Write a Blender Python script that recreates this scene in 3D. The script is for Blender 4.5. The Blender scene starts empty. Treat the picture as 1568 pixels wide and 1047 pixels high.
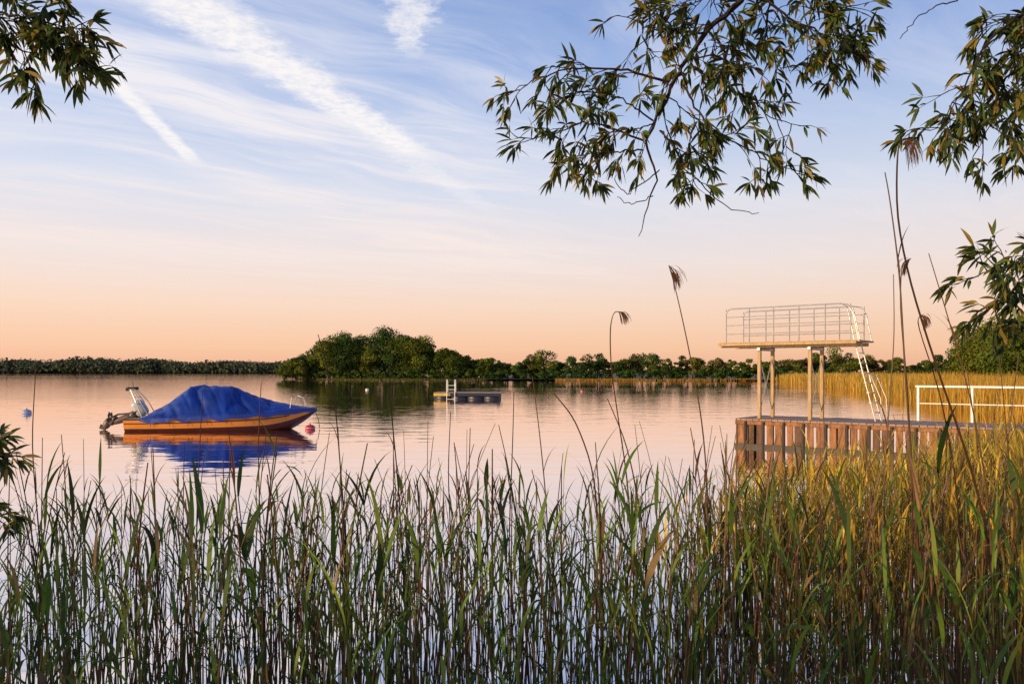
import bpy, math, random
import numpy as np
from mathutils import Vector, Matrix, noise as mnoise
random.seed(7); R=np.random.default_rng(11)
F=1220.0; HZ=569.0; CH=1.7
def X(px,y): return (px-784.0)/F*y
def Z(py,y): return CH+(HZ-py)/F*y
def W(px,py,y): return np.array([X(px,y),y,Z(py,y)])
def lin(r,g,b):
    return tuple(((c/255)/12.92 if c/255<0.04045 else ((c/255+0.055)/1.055)**2.4) for c in (r,g,b))
scene=bpy.context.scene
# ---------------------------------------------------------------- camera
cam=bpy.data.cameras.new("camera"); co=bpy.data.objects.new("camera",cam); scene.collection.objects.link(co)
cam.lens=28.01; cam.sensor_width=36; cam.shift_y=45.5/1568; cam.clip_start=0.05; cam.clip_end=12000
co.location=(0,0,CH); co.rotation_euler=(math.radians(90),0,0); scene.camera=co
scene.view_settings.view_transform='Standard'; scene.view_settings.look='None'; scene.view_settings.exposure=0
# ---------------------------------------------------------------- sun
SP=Vector((-0.84,-0.52,0.22)).normalized()
sl=bpy.data.lights.new("sun","SUN"); sl.energy=5.0; sl.angle=math.radians(0.6); sl.color=(1.0,0.72,0.38)
so=bpy.data.objects.new("sun",sl); scene.collection.objects.link(so)
so.rotation_euler=(-SP).to_track_quat('-Z','Y').to_euler(); so.location=(-20,-12,10)
# ---------------------------------------------------------------- world
w=bpy.data.worlds.new("World"); scene.world=w; w.use_nodes=True
nt=w.node_tree; N=nt.nodes; Lk=nt.links; N.clear()
def _set(sock,v):
    if isinstance(v,bpy.types.NodeSocket): Lk.new(v,sock)
    else: sock.default_value=v
def m(op,a,b=None,c=None,clamp=False):
    n=N.new('ShaderNodeMath'); n.operation=op; n.use_clamp=clamp
    _set(n.inputs[0],a)
    if b is not None:_set(n.inputs[1],b)
    if c is not None:_set(n.inputs[2],c)
    return n.outputs[0]
def sstep(x,a,b):
    n=N.new('ShaderNodeMapRange'); n.interpolation_type='SMOOTHSTEP'
    _set(n.inputs[0],x); n.inputs[1].default_value=a; n.inputs[2].default_value=b
    n.inputs[3].default_value=0; n.inputs[4].default_value=1
    return n.outputs[0]
def comb(x,y,z):
    n=N.new('ShaderNodeCombineXYZ'); _set(n.inputs[0],x);_set(n.inputs[1],y);_set(n.inputs[2],z); return n.outputs[0]
def nz(vec,scale,detail=4,rough=0.55,dist=0.0):
    n=N.new('ShaderNodeTexNoise'); Lk.new(vec,n.inputs['Vector']); n.inputs['Scale'].default_value=scale
    n.inputs['Detail'].default_value=detail; n.inputs['Roughness'].default_value=rough; n.inputs['Distortion'].default_value=dist
    return n.outputs[0]
tc=N.new('ShaderNodeTexCoord'); sp=N.new('ShaderNodeSeparateXYZ'); Lk.new(tc.outputs['Generated'],sp.inputs[0])
dx,dy,dz=sp.outputs
zc=m('MAXIMUM',dz,0.03); u=m('DIVIDE',dx,zc); v=m('DIVIDE',dy,zc)
ramp=N.new('ShaderNodeValToRGB'); Lk.new(dz,ramp.inputs[0])
stops=[(0.0,(238,178,146)),(0.03,(249,199,164)),(0.08,(249,216,194)),(0.137,(240,226,223)),(0.215,(218,223,238)),(0.29,(186,203,235)),(0.36,(142,172,225)),(0.42,(112,151,213)),(0.6,(80,118,192)),(1.0,(60,95,170))]
el=ramp.color_ramp.elements
while len(el)<len(stops): el.new(0.5)
for e,(p,c) in zip(el,stops): e.position=p; e.color=(*lin(*c),1)
sky=N.new('ShaderNodeTexSky'); sky.sky_type='NISHITA'; sky.sun_disc=False
sky.sun_elevation=math.asin(SP.z); sky.sun_rotation=math.atan2(SP.x,SP.y); sky.dust_density=1.0
def vs(op,a,b):
    n=N.new('ShaderNodeVectorMath'); n.operation=op; _set(n.inputs[0],a); _set(n.inputs[1],b); return n.outputs[0]
a=math.radians(40)
s1=m('ADD',m('MULTIPLY',u,math.cos(a)),m('MULTIPLY',v,math.sin(a)))
s2=m('ADD',m('MULTIPLY',u,-math.sin(a)),m('MULTIPLY',v,math.cos(a)))
warp=nz(comb(u,v,0.0),0.7,2)
s2w=m('ADD',s2,m('MULTIPLY',m('SUBTRACT',warp,0.5),0.9))
c1=nz(comb(m('MULTIPLY',s1,0.30),m('MULTIPLY',s2w,1.25),1.3),1.1,7,0.62,0.3)
c2=nz(comb(m('MULTIPLY',s1,0.8),m('MULTIPLY',s2w,3.6),4.0),1.5,6,0.65)
cir=m('MULTIPLY',sstep(c1,0.39,0.62),m('ADD',0.4,m('MULTIPLY',sstep(c2,0.35,0.65),0.6)))
c3=nz(comb(m('MULTIPLY',s1,0.22),m('MULTIPLY',s2w,0.9),9.0),1.6,5,0.6,0.5)
cir=m('ADD',cir,m('MULTIPLY',sstep(c3,0.46,0.68),0.5))
leftw=sstep(m('ADD',u,m('MULTIPLY',v,-0.1)),1.1,-1.2)
cir=m('MULTIPLY',cir,m('ADD',0.34,m('MULTIPLY',leftw,0.66)))
cir=m('MULTIPLY',cir,sstep(dz,0.05,0.16))
cir=m('MULTIPLY',cir,m('SUBTRACT',1.0,m('MULTIPLY',sstep(dz,0.27,0.42),0.45)))
fine=nz(comb(u,v,2.0),9.0,6,0.7)
fine2=nz(comb(u,v,5.0),22.0,4,0.75)
def trail(p,q,w0,w1,ext0,ext1,amp,op):
    d=np.array(q)-np.array(p); L=np.linalg.norm(d); d=d/L
    ru=m('SUBTRACT',u,p[0]); rv=m('SUBTRACT',v,p[1])
    t=m('DIVIDE',m('ADD',m('MULTIPLY',ru,d[0]),m('MULTIPLY',rv,d[1])),L)
    pd=m('ADD',m('MULTIPLY',ru,-d[1]),m('MULTIPLY',rv,d[0]))
    pd=m('ADD',pd,m('MULTIPLY',m('SUBTRACT',fine,0.5),amp))
    wd=m('ADD',w0,m('MULTIPLY',m('MINIMUM',m('MAXIMUM',t,-1),1.5),w1-w0))
    e=m('DIVIDE',m('ABSOLUTE',pd),wd)
    k=sstep(e,1.25,0.35)
    k=m('MULTIPLY',k,sstep(m('ADD',t,m('MULTIPLY',m('SUBTRACT',fine,.5),.2)),ext1[1],ext1[0]))
    k=m('MULTIPLY',k,sstep(t,ext0[0],ext0[1]))
    k=m('MULTIPLY',k,m('ADD',0.52,m('MULTIPLY',sstep(fine2,0.3,0.62),0.48)))
    return m('MULTIPLY',k,op)
t1=trail((-0.903,2.144),(-0.414,3.765),0.14,0.085,(-3,-1.0),(0.84,1.08),0.21,1.0)
t1b=trail((-0.903,2.144),(-0.155,4.9),0.12,0.08,(0.0,0.5),(0.6,1.3),0.26,0.4)
t2=trail((-1.344,2.547),(-1.517,3.824),0.04,0.045,(-0.3,0.1),(0.85,1.08),0.05,1.0)
t3=trail((-0.27,2.144),(-0.325,2.50),0.07,0.04,(-1.5,-0.6),(0.6,1.3),0.22,0.75)
tt=m('MAXIMUM',m('MAXIMUM',t1,t1b),m('MAXIMUM',t2,t3))
glow=m('ADD',1.0,m('MULTIPLY',dx,-0.07))
base=vs('MULTIPLY',ramp.outputs[0],comb(glow,glow,glow))
cramp=N.new('ShaderNodeValToRGB'); Lk.new(dz,cramp.inputs[0])
cs=[(0.03,(252,214,186)),(0.12,(250,231,222)),(0.24,(245,239,242)),(0.45,(236,239,250))]
el=cramp.color_ramp.elements
while len(el)<len(cs): el.new(0.5)
for e,(p,c) in zip(el,cs): e.position=p; e.color=(*lin(*c),1)
def mixc(f,A,B):
    n=N.new('ShaderNodeMix'); n.data_type='RGBA'; _set(n.inputs['Factor'],f); _set(n.inputs['A'],A); _set(n.inputs['B'],B); return n.outputs['Result']
r1=mixc(m('MULTIPLY',cir,0.85,clamp=True),base,cramp.outputs[0])
r2=mixc(m('MINIMUM',tt,1.0,clamp=True),r1,(*lin(254,249,248),1))
tot=vs('ADD',vs('MULTIPLY',r2,(9.7,9.7,9.7)),vs('MULTIPLY',sky.outputs[0],(0.07,0.07,0.07)))
bg=N.new('ShaderNodeBackground'); Lk.new(tot,bg.inputs[0]); bg.inputs[1].default_value=0.1
wo=N.new('ShaderNodeOutputWorld'); Lk.new(bg.outputs[0],wo.inputs[0])
# ---------------------------------------------------------------- materials
def mat(name,col,rough=0.6,metal=0.0,var=0.0,vscale=5.0,bump=0.0,bscale=20.0,col2=None,stretch=(1,1,1)):
    M=bpy.data.materials.new(name); M.use_nodes=True; t=M.node_tree; b=t.nodes['Principled BSDF']
    b.inputs['Roughness'].default_value=rough; b.inputs['Metallic'].default_value=metal
    b.inputs['Base Color'].default_value=(*col,1)
    tcn=t.nodes.new('ShaderNodeTexCoord'); mp=t.nodes.new('ShaderNodeMapping'); mp.inputs['Scale'].default_value=stretch
    t.links.new(tcn.outputs['Object'],mp.inputs[0])
    if var>0 or col2:
        n=t.nodes.new('ShaderNodeTexNoise'); n.inputs['Scale'].default_value=vscale; n.inputs['Detail'].default_value=6; n.inputs['Roughness'].default_value=.65
        t.links.new(mp.outputs[0],n.inputs['Vector'])
        r=t.nodes.new('ShaderNodeValToRGB'); c2=col2 or tuple(c*(1-var) for c in col)
        r.color_ramp.elements[0].position=.33; r.color_ramp.elements[1].position=.67
        r.color_ramp.elements[0].color=(*c2,1); r.color_ramp.elements[1].color=(*col,1)
        t.links.new(n.outputs[0],r.inputs[0]); t.links.new(r.outputs[0],b.inputs['Base Color'])
    if bump>0:
        n=t.nodes.new('ShaderNodeTexNoise'); n.inputs['Scale'].default_value=bscale; n.inputs['Detail'].default_value=5
        t.links.new(mp.outputs[0],n.inputs['Vector'])
        bb=t.nodes.new('ShaderNodeBump'); bb.inputs['Strength'].default_value=0.6; bb.inputs['Distance'].default_value=bump
        t.links.new(n.outputs[0],bb.inputs['Height']); t.links.new(bb.outputs[0],b.inputs['Normal'])
    return M
def leafmat(name,transl=0.35,rough=0.5,gloss=0.06):
    M=bpy.data.materials.new(name); M.use_nodes=True; t=M.node_tree; t.nodes.clear()
    at=t.nodes.new('ShaderNodeAttribute'); at.attribute_name='col'
    d=t.nodes.new('ShaderNodeBsdfDiffuse'); tr=t.nodes.new('ShaderNodeBsdfTranslucent'); g=t.nodes.new('ShaderNodeBsdfGlossy')
    g.inputs['Roughness'].default_value=rough; g.inputs['Color'].default_value=(.9,.9,.9,1)
    t.links.new(at.outputs['Color'],d.inputs[0]); t.links.new(at.outputs['Color'],tr.inputs[0])
    m1=t.nodes.new('ShaderNodeMixShader'); m1.inputs[0].default_value=transl
    t.links.new(d.outputs[0],m1.inputs[1]); t.links.new(tr.outputs[0],m1.inputs[2])
    m2=t.nodes.new('ShaderNodeMixShader'); m2.inputs[0].default_value=gloss
    t.links.new(m1.outputs[0],m2.inputs[1]); t.links.new(g.outputs[0],m2.inputs[2])
    o=t.nodes.new('ShaderNodeOutputMaterial'); t.links.new(m2.outputs[0],o.inputs[0]); return M
M_leaf=leafmat("foliage",0.25,gloss=.0); M_reed=leafmat("reed_leaf",0.35,0.45,0.015); M_willow=leafmat("willow_leaf",0.35,0.4,0.02)
# ---------------------------------------------------------------- mesh accumulators
class Acc:
    def __init__(s): s.V=[];s.F=[];s.C=[];s.n=0
    def add(s,V,Fq,C):
        V=np.asarray(V,float); Fq=np.asarray(Fq,int)
        s.V.append(V); s.F.append(Fq+s.n); s.C.append(np.broadcast_to(np.asarray(C,float),(len(V),3))); s.n+=len(V)
    def obj(s,name,mt,smooth=False,loc=(0,0,0)):
        V=np.concatenate(s.V); Fq=np.concatenate(s.F); C=np.concatenate(s.C)
        me=bpy.data.meshes.new(name); me.from_pydata((V-np.array(loc)).tolist(),[],Fq.tolist())
        ca=me.color_attributes.new('col','FLOAT_COLOR','POINT')
        ca.data.foreach_set('color',np.concatenate([C,np.ones((len(C),1))],1).ravel().astype(np.float32))
        me.materials.append(mt)
        if smooth: me.polygons.foreach_set('use_smooth',[True]*len(me.polygons))
        o=bpy.data.objects.new(name,me); o.location=loc; scene.collection.objects.link(o); return o
def nrm(a): return a/np.maximum(np.linalg.norm(a,axis=-1,keepdims=True),1e-9)
def strip(acc,P,wd,side,C):
    P=np.asarray(P); n=len(P); wd=np.asarray(wd)[:,None]
    V=np.empty((2*n,3)); V[0::2]=P-side*wd*.5; V[1::2]=P+side*wd*.5
    if np.ndim(C)==2: C=np.repeat(C,2,0)
    i=np.arange(n-1)*2; acc.add(V,np.stack([i,i+1,i+3,i+2],1),C)
def tube(acc,P,r,C,k=4):
    P=np.asarray(P,float); n=len(P); r=np.broadcast_to(np.asarray(r,float),(n,))
    T=nrm(np.gradient(P,axis=0)); up=np.array([0.13,0.31,1.0]) if abs(T[0][2])<.9 else np.array([1.0,.1,0.05])
    A=nrm(np.cross(T,up)); B=np.cross(T,A); an=np.arange(k)*2*math.pi/k
    V=(P[:,None]+r[:,None,None]*(A[:,None]*np.cos(an)[None,:,None]+B[:,None]*np.sin(an)[None,:,None])).reshape(-1,3)
    Fs=[]
    for i in range(n-1):
        for j in range(k): Fs.append([i*k+j,i*k+(j+1)%k,(i+1)*k+(j+1)%k,(i+1)*k+j])
    if np.ndim(C)==2: C=np.repeat(C,k,0)
    acc.add(V,Fs,C)
def leafcloud(acc,P,Nn,size,C):
    n=len(P); a=nrm(np.cross(Nn,R.normal(size=(n,3)))); b=np.cross(Nn,a)
    s=(size*R.uniform(.6,1.3,n))[:,None]; a=a*s*.5; b=b*s*.36
    V=np.stack([P-a,P+b*1.0-a*.1,P+a,P-b+a*.1],1).reshape(-1,3)
    acc.add(V,np.arange(4*n).reshape(n,4),np.repeat(C,4,0))
def tree(acc,x,y,z0,h,wd,nl,ls,col,crown=0.18,dep=None):
    dep=dep or wd
    cz=z0+h*(crown+(1-crown)/2); hh=h*(1-crown)/2
    nc=max(10,int(nl/130))
    d=nrm(R.normal(size=(nc,3))); rr=R.uniform(.35,.82,nc)[:,None]**.8
    Cn=d*rr*np.array([wd/2,dep/2,hh])
    Cn[:,:2]*= (1-0.25*np.clip(Cn[:,2:]/hh,0,1))
    Cn+=np.array([x,y,cz])
    cr=R.uniform(.13,.27,nc)*min(wd,h)
    bright=R.uniform(.55,1.45,nc)
    w_=cr**2/np.sum(cr**2); idx=R.choice(nc,nl,p=w_)
    dd=nrm(R.normal(size=(nl,3))); dd[:,2]=np.abs(dd[:,2])*R.choice([1,1,1,-.6],nl)
    sc=cr[idx][:,None]*R.uniform(.6,1.12,nl)[:,None]*np.array([1,1,.8])
    P=Cn[idx]+dd*sc; P[:,2]=np.maximum(P[:,2],z0+.05)
    Nn=nrm(dd+R.normal(size=(nl,3))*.4)
    c=np.array(col)[None]*bright[idx][:,None]*R.uniform(.7,1.3,(nl,1))*(1+R.normal(size=(nl,3))*.06)
    leafcloud(acc,P,Nn,ls,np.clip(c,0.003,1))
    tr=(0.035,.026,.018)
    tube(acc,[(x,y,z0-.3),(x+wd*.02,y,z0+h*.3),(x-wd*.02,y,z0+h*.7)],[h*.03,h*.022,h*.006],tr,5)
    for k in range(5):
        j=R.integers(nc); tube(acc,[(x,y,z0+h*R.uniform(.2,.5)),(np.array([x,y,z0+h*.4])+Cn[j])/2,Cn[j]],[h*.012,h*.008,h*.002],tr,4)
def sheet(name,pts,mt):
    me=bpy.data.meshes.new(name); me.from_pydata(pts,[],[list(range(len(pts)))]); me.materials.append(mt)
    o=bpy.data.objects.new(name,me); scene.collection.objects.link(o); return o
# ---------------------------------------------------------------- water
Mw=bpy.data.materials.new("lake_water"); Mw.use_nodes=True; t=Mw.node_tree; t.nodes.clear()
def tn(k): return t.nodes.new(k)
g=tn('ShaderNodeBsdfGlossy'); g.inputs['Roughness'].default_value=.02; g.inputs['Color'].default_value=(.99,.91,.90,1)
d=tn('ShaderNodeBsdfDiffuse'); d.inputs['Color'].default_value=(.12,.10,.10,1)
fr=tn('ShaderNodeFresnel'); fr.inputs[0].default_value=1.33
mr=tn('ShaderNodeMapRange'); t.links.new(fr.outputs[0],mr.inputs[0]); mr.inputs[1].default_value=0; mr.inputs[2].default_value=.6; mr.inputs[3].default_value=.84; mr.inputs[4].default_value=.98
ms=tn('ShaderNodeMixShader'); t.links.new(mr.outputs[0],ms.inputs[0]); t.links.new(d.outputs[0],ms.inputs[1]); t.links.new(g.outputs[0],ms.inputs[2])
tcn=tn('ShaderNodeTexCoord')
def wn(sx,sy,sc,det):
    mp=tn('ShaderNodeMapping'); mp.inputs['Scale'].default_value=(sx,sy,1); mp.inputs['Rotation'].default_value=(0,0,.2); t.links.new(tcn.outputs['Object'],mp.inputs[0])
    n=tn('ShaderNodeTexNoise'); n.inputs['Scale'].default_value=sc; n.inputs['Detail'].default_value=det; t.links.new(mp.outputs[0],n.inputs['Vector']); return n.outputs[0]
def tm(op,a,b):
    n=tn('ShaderNodeMath'); n.operation=op
    for i,q in enumerate((a,b)):
        if isinstance(q,bpy.types.NodeSocket): t.links.new(q,n.inputs[i])
        else: n.inputs[i].default_value=q
    return n.outputs[0]
patch=wn(.35,1.0,.05,3)
mrp=tn('ShaderNodeMapRange'); t.links.new(patch,mrp.inputs[0]); mrp.inputs[1].default_value=.42; mrp.inputs[2].default_value=.62; mrp.inputs[3].default_value=.35; mrp.inputs[4].default_value=1.4
hgt=tm('ADD',tm('MULTIPLY',wn(.5,1.0,1.3,2),1.0),tm('MULTIPLY',tm('MULTIPLY',wn(.7,1.3,5.0,2),.25),mrp.outputs[0]))
bp=tn('ShaderNodeBump'); bp.inputs['Strength'].default_value=1; bp.inputs['Distance'].default_value=.013; t.links.new(hgt,bp.inputs['Height'])
t.links.new(bp.outputs[0],g.inputs['Normal'])
o_=tn('ShaderNodeOutputMaterial'); t.links.new(ms.outputs[0],o_.inputs[0])
sheet("lake_water",[(-6000,-40,0),(6000,-40,0),(6000,6000,0),(-6000,6000,0)],Mw)
# ---------------------------------------------------------------- land
M_ground=mat("grass_ground",(.09,.10,.035),.9,var=.5,vscale=.8,bump=.05,bscale=6)
M_straw=mat("reed_bed_ground",(.30,.19,.06),.9,var=.4,vscale=1.5,bump=.05,bscale=5)
def mound(name,outline,h,mt,rings=4):
    c=np.mean(outline,0); V=[];Fq=[]; n=len(outline)
    for k in range(rings+1):
        f=1-k/rings*.9
        for p in outline:
            q=c+(np.array(p)-c)*f
            V.append((q[0],q[1],-.3+(h+.3)*math.sin(min(1,k/rings*1.0)*math.pi/2)+ (random.uniform(-.03,.03) if k else 0)))
    for k in range(rings):
        for i in range(n): Fq.append([k*n+i,k*n+(i+1)%n,(k+1)*n+(i+1)%n,(k+1)*n+i])
    Fq.append([rings*n+i for i in range(n)])
    me=bpy.data.meshes.new(name); me.from_pydata(V,[],Fq); me.materials.append(mt)
    o=bpy.data.objects.new(name,me); scene.collection.objects.link(o); return o
ix0,ix1=X(430,160),X(850,160)
isl=[]
for k in range(40):
    an=k/40*2*math.pi; isl.append((((ix0+ix1)/2)+(ix1-ix0)/2*math.cos(an)*(1+.03*math.sin(5*an)),172+11*math.sin(an)*(1+.1*math.sin(3*an))))
mound("island_ground",isl,.6,M_ground)
ac=Acc()
G1=(.08,.11,.018); G2=(.045,.08,.018); G3=(.125,.14,.022)
prof=[(452,552,4.5),(470,546,5),(486,536,5),(503,518,7),(530,512,7.5),(554,521,6),(566,532,5),(590,508,8.5),(614,515,7),(640,516,7.5),(658,532,5),(686,536,5.5),(708,547,5),(735,556,5),(762,560,4.5),(795,562,4.5),(825,566,4),(438,560,3.5)]
for i,(px,py,wd) in enumerate(prof):
    yy=R.uniform(163,167); h=(Z(py-2,yy)-.4)*1.07
    tree(ac,X(px,yy),yy,.4,h,wd*1.05,5200,.36,[G3,G2,G1][i%3],crown=.06)
    yy=R.uniform(171,178); h=(Z(py+R.uniform(1,7),yy)-.4)*1.05
    tree(ac,X(px+R.uniform(-9,9),yy),yy,.4,h,wd*1.0,2600,.42,G2,crown=.06)
for k in range(60):
    px=R.uniform(430,850); e=abs((px-640)/212)
    yy=172-10.5*math.sqrt(max(0.02,1-e*e)); s=R.uniform(2.2,3.8)
    tree(ac,X(px,yy),yy+.4,.0,s*R.uniform(.55,.95),s*1.5,520,.34,(.065,.10,.018),crown=.0)
ac.obj("island_trees",M_leaf)
sheet("far_shore_land",[(X(738,152),156,.25),(X(1000,150),149,.25),(60,140,.25),(90,150,.25),(2500,700,.3),(2500,5500,.3),(200,5500,.3),(-15,400,.3)],M_ground)
ac=Acc()
def topprof(px):
    pts=[(740,556),(760,550),(785,556),(805,545),(832,538),(850,550),(880,552),(905,545),(940,556),(970,546),(988,531),(1005,545),(1030,555),(1060,548),(1090,550),(1120,550),(1150,557),(1190,552),(1230,548),(1265,547),(1290,534),(1315,548),(1350,553),(1400,556),(1440,550),(1520,540)]
    return np.interp(px,[p[0] for p in pts],[p[1] for p in pts])
px=742
while px<1500:
    yy=R.uniform(158,170); h=(Z(topprof(px)+R.uniform(-6,4),yy)-.2)*1.08; wd=h*R.uniform(.65,1.0)
    tree(ac,X(px,yy),yy,.2,h,wd,1500,.34,[G1,G2,(.10,.085,.025),G3][R.integers(4)],crown=.1); px+=R.uniform(7,17)
for k in range(90):
    px=R.uniform(742,1480); yy=R.uniform(151,157); s=R.uniform(1.2,2.6)
    tree(ac,X(px,yy),yy,.1,s,s*1.8,300,.34,G2,crown=.0)
ac.obj("far_shore_trees",M_leaf)
sheet("distant_land",[(-2500,1020,.5),(X(450,1000),1000,.5),(-60,1010,.5),(200,5500,.5),(-5500,5500,.5)],M_ground)
ac=Acc(); n=48000; nk=1300
cx=R.uniform(-900,-120,nk); cy=R.uniform(1012,1050,nk); ch=(16.0+2.0*np.sin(cx*.021)+1.8*np.sin(cx*.067+1)+R.normal(size=nk)*1.3)*(1+0.0005*(-cx-400))
idx=R.integers(0,nk,n); rad=R.uniform(4,9,nk)
dd=nrm(R.normal(size=(n,3))); P=np.stack([cx[idx],cy[idx],ch[idx]*R.uniform(.08,.85,n)],1)+dd*rad[idx][:,None]*np.array([1,1,.4])
P[:,2]=np.clip(P[:,2],.6,100); sh=R.uniform(.6,1.4,nk)
c=np.array((.085,.10,.06))[None]*sh[idx][:,None]*R.uniform(.8,1.2,(n,1))  # bluish distance haze mixed into the leaf colour
leafcloud(ac,P,nrm(dd+R.normal(size=(n,3))*.4),3.6,c)
ac.obj("distant_forest",M_leaf)
# ---------------------------------------------------------------- reed banks (mid/far)
def blades(acc,P,h,wd,lean,col,cv=.25):
    n=len(P); an=R.uniform(0,math.pi,n); sx=np.stack([np.cos(an),np.sin(an)*.5,np.zeros(n)],1)*wd[:,None]*.5
    ln=R.normal(size=(n,3))*lean; ln[:,2]=0
    m_=P+ln*.4*h[:,None]; m_[:,2]+=h*.55; tp=P+ln*h[:,None]; tp[:,2]+=h
    V=np.stack([P-sx*.7,P+sx*.7,m_+sx,m_-sx,tp+sx*.1,tp-sx*.1],1).reshape(-1,3)
    b=np.arange(n)*6; Fq=np.concatenate([np.stack([b,b+1,b+2,b+3],1),np.stack([b+3,b+2,b+4,b+5],1)])
    C=np.asarray(col)*(1+R.uniform(-cv,cv,(n,1)))
    acc.add(V,Fq,np.repeat(C,6,0))
GOLD=np.array((.66,.35,.05)); OLV=np.array((.24,.24,.04))
edge=np.array([(X(1190,132),132.),(X(1300,80),80.),(X(1400,52),52.),(X(1500,36),36.),(X(1590,27),27.),(22.,20.),(19,13),(17,6)])
sheet("shore_bank_land",[(e[0]+1.0,e[1]+1.0,.12) for e in edge]+[(17,-30,.12),(400,-30,.12),(400,150,.12)],M_straw)
ac=Acc(); n=52000
seg=R.choice(len(edge)-2,n,p=np.array([.16,.2,.2,.2,.14,.1])); f=R.uniform(0,1,n)[:,None]
P2=edge[seg]*(1-f)+edge[seg+1]*f
off=R.exponential(1,n)*np.interp(P2[:,1],[20,130],[2.0,9]); P2=P2+np.stack([off*.85+R.normal(size=n)*.3,off*.4+R.normal(size=n)*.5],1)
P=np.concatenate([P2,np.zeros((n,1))],1); h=R.uniform(1.0,1.5,n)
h*=1+.22*np.sin(P2[:,0]*.9+P2[:,1]*.23)*np.sin(P2[:,1]*.31)
wd=np.interp(P2[:,1],[20,130],[.022,.10])*R.uniform(.7,1.3,n)
mixf=R.uniform(0,1,(n,1))**1.8; blades(ac,P,h,wd,.09,GOLD*(1-mixf)+OLV*mixf)
n=5000; px_=R.uniform(850,1210,n); yy=R.uniform(145,149,n)
dens=.5+.5*np.sin(px_*.045)*np.sin(px_*.017+1)
keep=R.uniform(0,1,n)<dens; px_=px_[keep]; yy=yy[keep]; n=len(px_)
P=np.stack([X(px_,yy),yy,np.zeros(n)],1); blades(ac,P,R.uniform(.2,.55,n),np.full(n,.12),.08,GOLD*.5)
n=3000; an=R.uniform(math.pi*1.0,math.pi*1.98,n)
P=np.stack([(ix0+ix1)/2+(ix1-ix0)/2*1.0*np.cos(an),172+11.3*np.sin(an),np.zeros(n)],1); blades(ac,P,R.uniform(.2,.5,n),np.full(n,.14),.1,OLV*.45)
ac.obj("reed_bank",M_reed)
ac=Acc()
for (px,py,yy,wd) in [(1500,502,78,5.5),(1530,488,70,6),(1562,486,66,6.5),(1600,476,62,8),(1478,521,88,4.5),(1545,520,60,4),(1640,466,58,8)]:
    tree(ac,X(px,yy),yy,.1,Z(py,yy)*1.03,wd,6500,.22,G3 if wd>5 else G1,crown=.05)
ac.obj("shoreline_trees",M_leaf)
# unseen low shrubs behind / left of the camera, added to shade the reeds
ac=Acc()
for (x_,y_,h_,w_,n_) in [(-5.4,-.6,2.5,2.6,2200),(-7.4,.1,2.7,2.6,2200),(-9.6,-.2,2.6,2.8,1800),(-4.0,-1.6,2.4,2.0,1500),(-12,-.4,3.0,3.0,1800)]:
    tree(ac,x_,y_,.1,h_,w_,n_,.13,G1,crown=.05)
ac.obj("shade_shrubs",M_leaf)
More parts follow.
